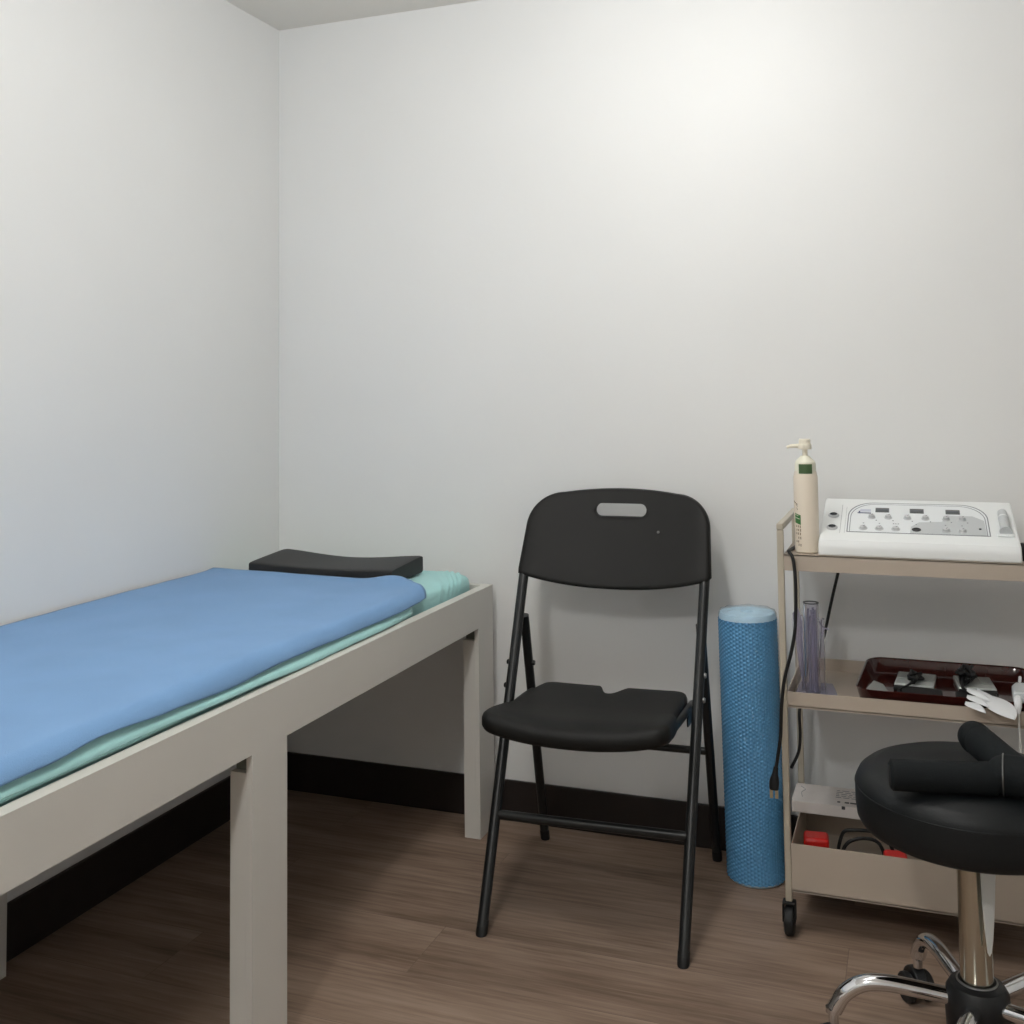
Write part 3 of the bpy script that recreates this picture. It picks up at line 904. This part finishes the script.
pts = smooth_path([(-0.160, 2.503 + 0.028, 0.700), (-0.171, 2.530, 0.655), (-0.186, 2.530, 0.595), (-0.203, 2.530, 0.52), (-0.222, 2.530, 0.45), (-0.234, 2.525, 0.42), (-0.243, 2.49, 0.398), (-0.2535, 2.452, 0.372), (-0.2535, 2.45, 0.317), (-0.258, 2.45, 0.28), (-0.2745, 2.45, 0.244)], 8)
tube(bm, pts, 0.0034, 12); o = obj('trailing_cord', bm, 'cable')
tag(o, 'black cord hanging down at the rear left corner of the trolley', 'cable')

# ------------------------------------------------------------------ middle shelf
ZS2 = 0.4482
ah = thing('acrylic_stand', 'clear lilac acrylic stand with tall tubes at the left end of the middle shelf', 'stand', (-0.206, 2.30, ZS2))
bm = NB(); prism(bm, [(-0.040, -0.072), (0.046, -0.072), (0.044, 0.0), (0.030, 0.075), (-0.036, 0.075)], 0.0003, 0.006, 'z'); obj('base', bm, 'acrylic_rod', ah, bevel=0.001)
for (x, y, r, zt) in ((-0.004, 0.0, 0.0155, 0.186), (0.010, 0.028, 0.010, 0.15), (-0.018, 0.022, 0.010, 0.155)):
    bm = NB(); lathe(bm, [(0, 0.0045), (r, 0.0045), (r, zt), (r - 0.002, zt), (r - 0.002, 0.007), (0, 0.007)], (x, y, 0), 32)
    t_ = obj('tube', bm, 'acrylic', ah)
    if r > 0.012:
        bm = NB(); lathe(bm, [(r - 0.002, zt), (r + 0.0006, zt), (r + 0.0006, zt + 0.002), (r - 0.002, zt + 0.002), (r - 0.002, zt)], (x, y, 0), 32); obj('rim', bm, 'display_dark', t_)
for i, (x, y, lx, ly, zt) in enumerate(((-0.0085, -0.003, -0.0095, -0.002, 0.175), (0.000, -0.0045, 0.000, -0.004, 0.178), (0.004, 0.003, 0.003, 0.004, 0.172), (-0.004, 0.006, -0.004, 0.006, 0.17))):
    bm = NB(); tube(bm, [(x, y, 0.008), (lx, ly, zt)], 0.0024, 10); obj('rod', bm, 'acrylic_rod', ah)
bm = NB(); prism(bm, [(-0.020, 0.010), (-0.030, 0.060), (-0.040, 0.165), (-0.030, 0.180), (-0.021, 0.150)], -0.012, -0.009, 'y'); obj('fin', bm, 'acrylic_rod', ah, bevel=0.0005)
bm = NB(); prism(bm, [(-0.022, 0.0045), (-0.034, 0.0045), (-0.044, 0.150), (-0.036, 0.172), (-0.024, 0.12)], 0.004, 0.007, 'y'); obj('fin', bm, 'acrylic', ah, bevel=0.0005)
bm = NB(); tube(bm, smooth_path([(0.0125, -0.002, 0.150), (0.017, -0.004, 0.142), (0.022, -0.005, 0.138), (0.032, -0.006, 0.136)], 4), 0.0016, 8)
tube(bm, smooth_path([(0.0225, -0.005, 0.138), (0.018, -0.006, 0.128), (0.015, -0.006, 0.118)], 3), 0.0014, 8); obj('clip', bm, 'acrylic_rod', ah)

# dark red lacquer tray
ty0, ty1 = 2.2255, 2.492
tray = thing('serving_tray', 'dark red lacquered tray on the middle shelf of the trolley', 'tray', (0.051, 2.356, ZS2))
def tray_outline(grow):
    hw, hd, r = 0.158 + grow, 0.118 + grow, 0.028 + grow * 0.7
    p = []
    for cx, cy, a0 in ((hw - r, hd - r, 0), (-(hw - r), hd - r, PI / 2), (-(hw - r), -(hd - r), PI), (hw - r, -(hd - r), 1.5 * PI)):
        for i in range(9):
            a = a0 + PI / 2 * i / 8
            x = cx + r * math.cos(a); y = cy + r * math.sin(a)
            x *= 1.0 - 0.045 * (y / hd)
            p.append((x, y))
    return p
bm = NB()
layers = [(-0.006, 0.0005), (0.0, 0.0005), (0.004, 0.006), (0.0085, 0.022), (0.0105, 0.0245), (0.0118, 0.0235), (0.0115, 0.0215), (0.010, 0.0215)]
inner_l = [(-0.006, 0.0035), (-0.001, 0.0035), (0.0025, 0.008), (0.0072, 0.022)]
R = []
for g, z in [(-0.010, 0.0005), (-0.002, 0.0005), (0.0040, 0.012), (0.0100, 0.035), (0.0110, 0.0375), (0.0095, 0.0385), (0.0080, 0.0375), (0.0068, 0.035), (0.0010, 0.0155), (-0.004, 0.012), (-0.010, 0.0117)]:
    ol = tray_outline(g)
    R.append([bm.verts.new((x, y, z + (0.004 * max(0, y / 0.12) ** 2 if z > 0.016 else 0))) for x, y in ol])
for A, B in zip(R, R[1:]):
    for i in range(len(A)):
        bm.faces.new((A[i], A[(i + 1) % len(A)], B[(i + 1) % len(A)], B[i]))
bm.faces.new(list(reversed(R[0]))); bm.faces.new(R[-1])
obj('tray_dish', bm, 'tray_red', tray, angle=50)
ZT = ZS2 + 0.0122
# folded silver packet
bm = NB()
prism(bm, [(-0.118, 2.262), (-0.078, 2.256), (-0.062, 2.262), (-0.060, 2.300), (-0.074, 2.330), (-0.093, 2.352), (-0.099, 2.315)], ZT, ZT + 0.0035, 'z')
o = obj('silver_packet', bm, 'foil', bevel=0.001); tag(o, 'crumpled silver-grey packet in the front left corner of the red tray', 'packet')
for v in o.data.vertices:
    v.co.z += 0.010 if v.co.y > 2.31 and v.co.z > ZT + 0.002 else 0
# two clear cases with dark clips
def case(cx, cy, w, d, rz, label):
    t_ = thing('clear_case', label, 'case', (cx, cy, ZT), rz, 'clear cases in the red tray')
    b_ = NB(); box(b_, -w / 2, w / 2, -d / 2, d / 2, 0.0, 0.010); obj('lid', b_, 'grey_pad', t_, bevel=0.002)
    b_ = NB(); box(b_, -w * 0.44, -w * 0.18, -d * 0.1, d * 0.38, 0.0102, 0.0122); obj('label_patch', b_, 'foil', t_, bevel=0.0005)
    b_ = NB(); box(b_, w * 0.16, w * 0.46, -d * 0.15, d * 0.36, 0.0102, 0.0118); obj('label_patch', b_, 'foil', t_, bevel=0.0005)
    b_ = NB(); box(b_, -w / 2, w / 2, -d / 2 - 0.020, -d / 2 - 0.001, 0.0, 0.007); obj('black_edge', b_, 'rubber', t_, bevel=0.0015)
    return t_
case(-0.012, 2.405, 0.076, 0.100, math.radians(-4), 'clear grey case behind the silver packet in the left half of the red tray')
case(0.101, 2.415, 0.072, 0.092, math.radians(5), 'clear grey case in the right half of the red tray')
def cable_blob(name, label, pts, r):
    b_ = NB(); tube(b_, smooth_path(pts, 6), r, 10)
    return tag(obj(name, b_, 'cable'), label, 'cable', None)
random.seed(5)
def tangle(cx, cy, n, rx, ry_, z0, z1):
    p = []
    for i in range(n):
        a = i * 2.4 + random.random()
        k = 0.45 + 0.55 * random.random()
        p.append((cx + rx * k * math.cos(a), cy + ry_ * k * math.sin(a), z0 + (z1 - z0) * random.random()))
    return p
cable_blob('cable_bundle', 'tangled black lead lying over the left clear case in the tray', tangle(-0.012, 2.385, 16, 0.017, 0.052, ZT + 0.0155, ZT + 0.023) + [(-0.028, 2.33, ZT + 0.014), (-0.045, 2.30, ZT + 0.009), (-0.02, 2.285, ZT + 0.009), (0.01, 2.29, ZT + 0.009)], 0.0023)
cable_blob('cable_bundle', 'bulky tangled black lead over the right clear case in the tray', tangle(0.088, 2.40, 30, 0.021, 0.058, ZT + 0.0165, ZT + 0.042) + [(0.075, 2.33, ZT + 0.024), (0.084, 2.29, ZT + 0.020)], 0.0030)
# black remote-like pads in front of each case
for cx, lab in ((0.0, 'flat black pad lying in front of the left clear case'), (0.10, 'flat black pad lying in front of the right clear case')):
    bm = NB(); box(bm, cx - 0.038, cx + 0.038, 2.272, 2.330, ZT, ZT + 0.012); o = obj('black_pad', bm, 'rubber', bevel=0.002)
    tag(o, lab, 'pad', 'black pads in the tray')
# white electrode ladles leaning over the front lip
def leaf(name, label, p0, p1, w, tilt, stem=False):
    a, b = Vector(p0) + Vector((0.006, 0, -0.003)), Vector(p1) + Vector((0.006, 0, -0.003))
    L_ = (b - a).length
    ux = (b - a).normalized(); side = ux.cross(Vector((0, 0, 1))).normalized(); nn = side.cross(ux).normalized()
    side = (side * math.cos(tilt) + nn * math.sin(tilt)); nn = side.cross(ux).normalized()
    b_ = NB()
    n = 18
    A = []
    for i in range(n + 1):
        t = i / n
        hw = w * (math.sin(PI * min(1, t ** 0.75)) ** 0.8) * 0.5 + 0.0008
        if stem:
            hw = w * 0.5 * max(0.36 * math.sin(PI * min(1, t / 0.62)), math.sin(PI * max(0, (t - 0.22) / 0.78)) ** 0.8) + 0.0008
        c = a + ux * L_ * t + nn * (0.003 * math.sin(PI * t))
        A.append([b_.verts.new(c + side * hw * k + nn * h * (1 - 0.6 * abs(k))) for k, h in ((-1, 0), (-0.6, 0.002), (0, 0.0032), (0.6, 0.002), (1, 0), (0.6, -0.001), (0, -0.0015), (-0.6, -0.001))])
    for P_, Q in zip(A, A[1:]):
        for k in range(8):
            b_.faces.new((P_[k], P_[(k + 1) % 8], Q[(k + 1) % 8], Q[k]))
    b_.faces.new(A[0]); b_.faces.new(list(reversed(A[-1])))
    o_ = obj(name, b_, 'white_pad', angle=60)
    return tag(o_, label, 'pad', 'white pads on the tray front')
leaf('electrode_pad', 'largest white leaf-shaped pad, drooping over the tray front at the right', (0.094, 2.272, 0.496), (0.149, 2.150, 0.479), 0.046, -0.1, True)
leaf('electrode_pad', 'long narrow white pad lying highest of the three beside the right case', (0.076, 2.262, 0.497), (0.112, 2.205, 0.493), 0.018, -0.2)
leaf('electrode_pad', 'middle one of the three short white pads on the tray front edge', (0.074, 2.228, 0.493), (0.108, 2.184, 0.488), 0.019, -0.2)
leaf('electrode_pad', 'lowest white pad hanging leftmost over the shelf front edge', (0.070, 2.204, 0.487), (0.102, 2.165, 0.482), 0.020, -0.2)
# small white connector bits
bm = NB(); box(bm, 0.131, 0.139, 2.282, 2.290, ZT, ZT + 0.006); box(bm, 0.141, 0.146, 2.283, 2.288, ZT, ZT + 0.005)
o = obj('connector', bm, 'white_pad', bevel=0.001); tag(o, 'tiny white connector clip lying behind the largest white pad', 'connector')
# white charger with cord
cg = thing('white_charger', 'white charger block with a white cord hanging down, right end of middle shelf', 'charger', (0.180, 2.252, 0.4880))
bm = NB(); prism(bm, [(-0.022, -0.036), (0.022, -0.036), (0.024, 0.01), (0.016, 0.040), (-0.012, 0.040), (-0.020, 0.015)], 0.0, 0.020, 'z'); obj('block', bm, 'panel_grey', cg, bevel=0.004, bseg=3)
bm = NB(); box(bm, 0.004, 0.012, 0.012, 0.024, 0.0202, 0.0212); obj('switch', bm, 'display_dark', cg, bevel=0.0005)
bm = NB(); tube(bm, [(-0.004, 0.034, 0.023), (-0.002, 0.052, 0.026)], 0.003, 10); obj('strain_relief', bm, 'white_pad', cg)
bm = NB()
tube(bm, [(-0.013, -0.030, 0.010), (-0.014, -0.041, 0.006), (-0.0145, -0.047, -0.004), (-0.0145, -0.050, -0.016)], [0.0065, 0.007, 0.0065, 0.003], 14); obj('cord_plug', bm, 'white_pad', cg)
bm = NB(); tube(bm, smooth_path([(-0.0145, -0.0498, -0.014), (-0.0142, -0.052, -0.04), (-0.0130, -0.054, -0.11), (-0.0120, -0.055, -0.19), (-0.010, -0.055, -0.27)], 6), 0.0019, 10); obj('cord', bm, 'cable_w', cg)

# ------------------------------------------------------------------ bottom tray contents
cb = thing('carton', 'long white printed carton laid across the rims of the bottom trolley tier', 'box', (-0.015, 2.431, 0.1795))
bm = NB(); box(bm, -0.252, 0.235, -0.058, 0.050, 0.0, 0.0235); obj('carton_body', bm, 'carton', cb, bevel=0.001)
bm = NB()
zt = 0.0236
random.seed(11)
for row in range(5):
    x = -0.165
    while x < 0.0:
        w = random.uniform(0.006, 0.018)
        box(bm, x, x + w, -0.012 + row * 0.010, -0.0095 + row * 0.010, zt, zt + 0.0003)
        x += w + 0.004
obj('printed_text', bm, 'line_grey', cb, smooth=False)
for x0, w in ((-0.160, 0.006), (-0.145, 0.009), (-0.134, 0.012), (-0.120, 0.006), (-0.100, 0.008), (-0.060, 0.010)):
    bm = NB(); box(bm, x0, x0 + w, -0.040, -0.033, zt, zt + 0.0003); obj('printed_mark', bm, 'ink_dark', cb, smooth=False)
bm = NB(); tube(bm, smooth_path([(-0.232, -0.03, zt + 0.0002), (-0.236, -0.005, zt + 0.0002), (-0.230, 0.015, zt + 0.0002), (-0.240, 0.03, zt + 0.0002)], 5), 0.0006, 6); obj('printed_mark', bm, 'line_grey', cb)
bm = NB(); box(bm, -0.150, -0.143, -0.0586, -0.0578, 0.017, 0.0235); obj('closing_tab', bm, 'ink_dark', cb, smooth=False)

def jar(x, y, label, w=0.050):
    t_ = thing('red_lid_jar', label, 'jar', (x, y, 0.0903), 0.1, 'jars in the bottom tier')
    b_ = NB(); box(b_, -w / 2 + 0.003, w / 2 - 0.003, -0.020, 0.020, 0, 0.052); obj('jar_body', b_, 'jar', t_, bevel=0.006, bseg=3)
    b_ = NB(); box(b_, -w / 2, w / 2, -0.023, 0.023, 0.0522, 0.0745); obj('lid', b_, 'red', t_, bevel=0.007, bseg=4)
jar(-0.212, 2.305, 'red-lidded container at the left end of the bottom trolley tier')
jar(-0.058, 2.262, 'red-lidded container half hidden behind the stool seat', 0.044)
bm = NB()
tube(bm, smooth_path([(-0.172, 2.335, 0.094), (-0.171, 2.335, 0.13), (-0.160, 2.335, 0.165), (-0.140, 2.335, 0.172), (-0.110, 2.34, 0.172), (-0.08, 2.345, 0.168), (-0.06, 2.35, 0.12)], 6), 0.0036, 10)
tube(bm, smooth_path([(-0.160, 2.325, 0.094), (-0.163, 2.325, 0.125), (-0.150, 2.325, 0.150), (-0.120, 2.33, 0.160), (-0.09, 2.335, 0.150), (-0.075, 2.34, 0.10)], 6), 0.0036, 10)
tube(bm, smooth_path([(-0.150, 2.285, 0.094), (-0.135, 2.275, 0.115), (-0.110, 2.27, 0.140), (-0.085, 2.27, 0.150), (-0.03, 2.275, 0.150)], 6), 0.0036, 10)
o = obj('looped_cable', bm, 'cable'); tag(o, 'looped black cable in the bottom trolley tier between the red lids', 'cable')

# ------------------------------------------------------------------ stool
SX, SY = 0.0665, 1.852
st = thing('stool', 'round black vinyl swivel stool on a chrome five-star caster base', 'stool', (SX, SY, 0))
SZ = 0.475
SR = 0.173
prof = [(0, SZ), (0.08, SZ + 0.0005), (0.14, SZ - 0.0005), (SR - 0.030, SZ - 0.003), (SR - 0.016, SZ - 0.007), (SR - 0.006, SZ - 0.015), (SR - 0.001, SZ - 0.025), (SR, SZ - 0.036), (SR, SZ - 0.062), (SR - 0.002, SZ - 0.078), (SR - 0.007, SZ - 0.087), (SR - 0.016, SZ - 0.092), (0.1, SZ - 0.093), (0, SZ - 0.093)]
bm = NB(); lathe(bm, prof, seg=96); seat_ = obj('seat', bm, 'stool_vinyl', st, angle=60)
bm = NB(); tube(bm, [((SR - 0.0005) * math.cos(2 * PI * i / 96), (SR - 0.0005) * math.sin(2 * PI * i / 96), SZ - 0.030) for i in range(96)], 0.0012, 8, closed=True); obj('piping', bm, 'stool_vinyl', seat_)
bm = NB(); lathe(bm, [(0, SZ - 0.0932), (0.07, SZ - 0.0932), (0.07, SZ - 0.098), (0.035, SZ - 0.105), (0, SZ - 0.105)], seg=40); obj('seat_plate', bm, 'hub', st)
bm = NB(); lathe(bm, [(0.0, 0.12), (0.0245, 0.12), (0.0245, SZ - 0.104), (0.0, SZ - 0.104)], seg=40); obj('column', bm, 'column', st)
bm = NB(); lathe(bm, [(0.0, 0.066), (0.040, 0.066), (0.046, 0.072), (0.048, 0.115), (0.046, 0.140), (0.040, 0.150), (0.031, 0.153), (0.0285, 0.156), (0.0255, 0.156), (0.0252, 0.12), (0, 0.12)], seg=48)
hub = obj('hub', bm, 'hub', st)
bm = NB(); tube(bm, [(0.029 * math.cos(2 * PI * i / 48), 0.029 * math.sin(2 * PI * i / 48), 0.155) for i in range(48)], 0.0016, 8, closed=True); obj('collar_ring', bm, 'steel', hub)
# height lever: long tapered blade hanging beside the column
bm = NB()
bl = [(-0.0125, 0.0), (0.0125, 0.0), (0.0122, -0.05), (0.0105, -0.11), (0.0085, -0.145), (0.006, -0.165), (0.003, -0.171), (0.000, -0.165), (-0.004, -0.135), (-0.0085, -0.09), (-0.0115, -0.04)]
prism(bm, bl, -0.002, 0.002, 'y', Matrix.Translation((0.020, -0.036, SZ - 0.094)) @ Matrix.Rotation(0.03, 4, 'Y') @ Matrix.Rotation(0.35, 4, 'Z'))
lv = obj('height_lever', bm, 'lever', st, bevel=0.0015)
bm = NB(); lathe(bm, [(0.002, 0), (0.002, 0.0015), (0, 0.0018)], seg=10, mtx=Matrix.Translation((0.014, -0.0405, SZ - 0.108)) @ Matrix.Rotation(PI / 2, 4, 'X')); obj('rivet', bm, 'hub', lv)
A0 = math.radians(186)
for i in range(5):
    a = A0 + i * 2 * PI / 5
    ca, sa = math.cos(a), math.sin(a)
    def P3(r, z): return (ca * r, sa * r, z)
    bm = NB()
    path = smooth_path([P3(0.044, 0.126), P3(0.09, 0.131), P3(0.135, 0.134), P3(0.170, 0.129), P3(0.198, 0.110), P3(0.214, 0.084)], 7)
    tube(bm, path, 0.0138, 18, flat=0.9, up=(0, 0, 1)); arm = obj('arm', bm, 'chrome', st)
    bm = NB(); R_ = 0.216
    Mx = Matrix.Translation(P3(R_, 0)) @ Matrix.Rotation(a + (0.5, 1.9, -0.6, 0.8, 0.1)[i], 4, 'Z')
    lathe(bm, [(0, 0.062), (0.008, 0.062), (0.008, 0.078), (0.0125, 0.079), (0.0125, 0.086), (0, 0.086)], seg=20, mtx=Mx)
    stem = obj('caster_stem', bm, 'chrome', st)
    bm = NB()
    hood = []
    for k in range(13):
        q = PI * k / 12 - 0.2
        hood.append((0.008 + 0.0295 * math.cos(q), 0.026 + 0.0335 * math.sin(q)))
    hood += [(-0.012, 0.026), (0.022, 0.026)]
    prism(bm, hood, -0.010, 0.010, 'y', Mx)
    cst = obj('caster', bm, 'hub', st, bevel=0.002)
    for s in (-1, 1):
        bm = NB(); lathe(bm, [(0, -0.007), (0.022, -0.007), (0.025, -0.004), (0.025, 0.004), (0.022, 0.007), (0, 0.007)], seg=30, mtx=Mx @ Matrix.Translation((0.008, s * 0.0175, 0.0252)) @ Matrix.Rotation(PI / 2, 4, 'X'))
        obj('wheel', bm, 'rubber', cst)

# ------------------------------------------------------------------ massage tool on the stool
mg = thing('massage_tool', 'black massage tool with two thick round foam grips lying on the stool seat', 'massage tool', (0.0, 1.76, SZ))
mo = Vector(mg.location)
def W(*p): return Vector(p) - mo
gr = 0.0225
bm = NB()
z0 = SZ + gr + 0.0020
tube(bm, [W(-0.0495, 1.720, z0), W(-0.046, 1.7205, z0), W(-0.01, 1.727, z0), W(0.06, 1.742, z0), W(0.096, 1.750, z0)], [gr - 0.004, gr, gr, gr * 1.02, gr * 1.06], 36)
grip = obj('grip', bm, 'foam_grip', mg)
bm = NB(); tube(bm, [W(-0.0507, 1.7198, z0), W(-0.0495, 1.720, z0)], [0.012, 0.014], 28); obj('end_cap', bm, 'rubber', grip)
bm = NB()
q0, q1 = Vector((0.069, 1.922, z0 + 0.013)), Vector((0.130, 1.765, z0 + 0.006))
prf = [(0, 0.010), (0.004, 0.018), (0.012, 0.0235), (0.024, 0.0258), (0.032, 0.0256), (0.036, 0.0236), (0.040, 0.0236), (0.044, 0.0252), (0.08, 0.0248), (0.12, 0.0242), (0.16, 0.024), (0.184, 0.024)]
dq = (q1 - q0).normalized()
tube(bm, [q0 + dq * a - mo for a, r in prf], [r for a, r in prf], 36)
obj('grip', bm, 'foam_grip', mg)
bm = NB(); tube(bm, smooth_path([W(0.092, 1.748, z0 + 0.004), W(0.120, 1.752, z0 + 0.0065), W(0.160, 1.742, z0 + 0.0065)], 6), [0.020, 0.023, 0.026, 0.0275, 0.0285, 0.029, 0.029, 0.029, 0.029, 0.029, 0.028, 0.026, 0.022], 36); obj('joint', bm, 'foam_grip', mg)
ax = Vector((0.98, -0.1, 0)).normalized()
sd = Vector((-ax.y, ax.x, 0))
cc = Vector((0.1085, 1.750, z0 + 0.0075))
bm = NB(); tube(bm, [cc - mo + (sd * math.cos(2 * PI * i / 40) + Vector((0, 0, 1)) * math.sin(2 * PI * i / 40)) * 0.0292 for i in range(40)], 0.0010, 8, closed=True); obj('wire_ring', bm, 'steel', mg)

# ------------------------------------------------------------------ lights (one main ceiling bulb plus two unseen fill bulbs)
def lamp(x, y, z, r, power, color=(1.0, 0.994, 0.982)):
    l = bpy.data.lights.new('unseen_bulb', 'POINT')
    l.shadow_soft_size = r; l.energy = power; l.color = color
    o_ = bpy.data.objects.new('unseen_bulb', l); COL.objects.link(o_)
    o_.location = (x, y, z)
    return o_
lamp(-0.62, 1.32, ZC - 0.11, 0.08, 13)
lamp(-0.38, 1.85, ZC - 0.11, 0.08, 5.5)  # added bulb, unseen, to brighten the upper back wall
lamp(-0.58, -0.35, ZC - 0.11, 0.08, 28)  # unseen bulb behind the camera, raised as frontal fill
w = bpy.data.worlds.new('world'); scene.world = w; w.use_nodes = True
w.node_tree.nodes['Background'].inputs['Color'].default_value = (0.8, 0.85, 0.9, 1)
w.node_tree.nodes['Background'].inputs['Strength'].default_value = 0.3

# ------------------------------------------------------------------ camera
cam_d = bpy.data.cameras.new('camera'); cam = bpy.data.objects.new('camera', cam_d); COL.objects.link(cam)
right = Vector((0.9360769640636777, 0.3516084843970834, -0.011462593481157638))
up = Vector((0.029812453928191922, -0.046818632149485014, 0.9984584284157406))
fwd = Vector((-0.35052979180107896, 0.9349756624552519, 0.054308154785953466))
R3 = Matrix((right, up, -fwd)).transposed()
cam.matrix_world = Matrix.Translation((0, 0, 1.08)) @ R3.to_4x4()
cam_d.sensor_width = 36; cam_d.lens = 1064.7753 / 1024 * 36
cam_d.shift_y = -(512 - 332.4757) / 1024
cam_d.clip_start = 0.02
scene.camera = cam

scene.view_settings.view_transform = 'Standard'
scene.view_settings.look = 'None'
scene.view_settings.gamma = 1
scene.view_settings.exposure = 0.17
scene.view_settings.use_curve_mapping = False
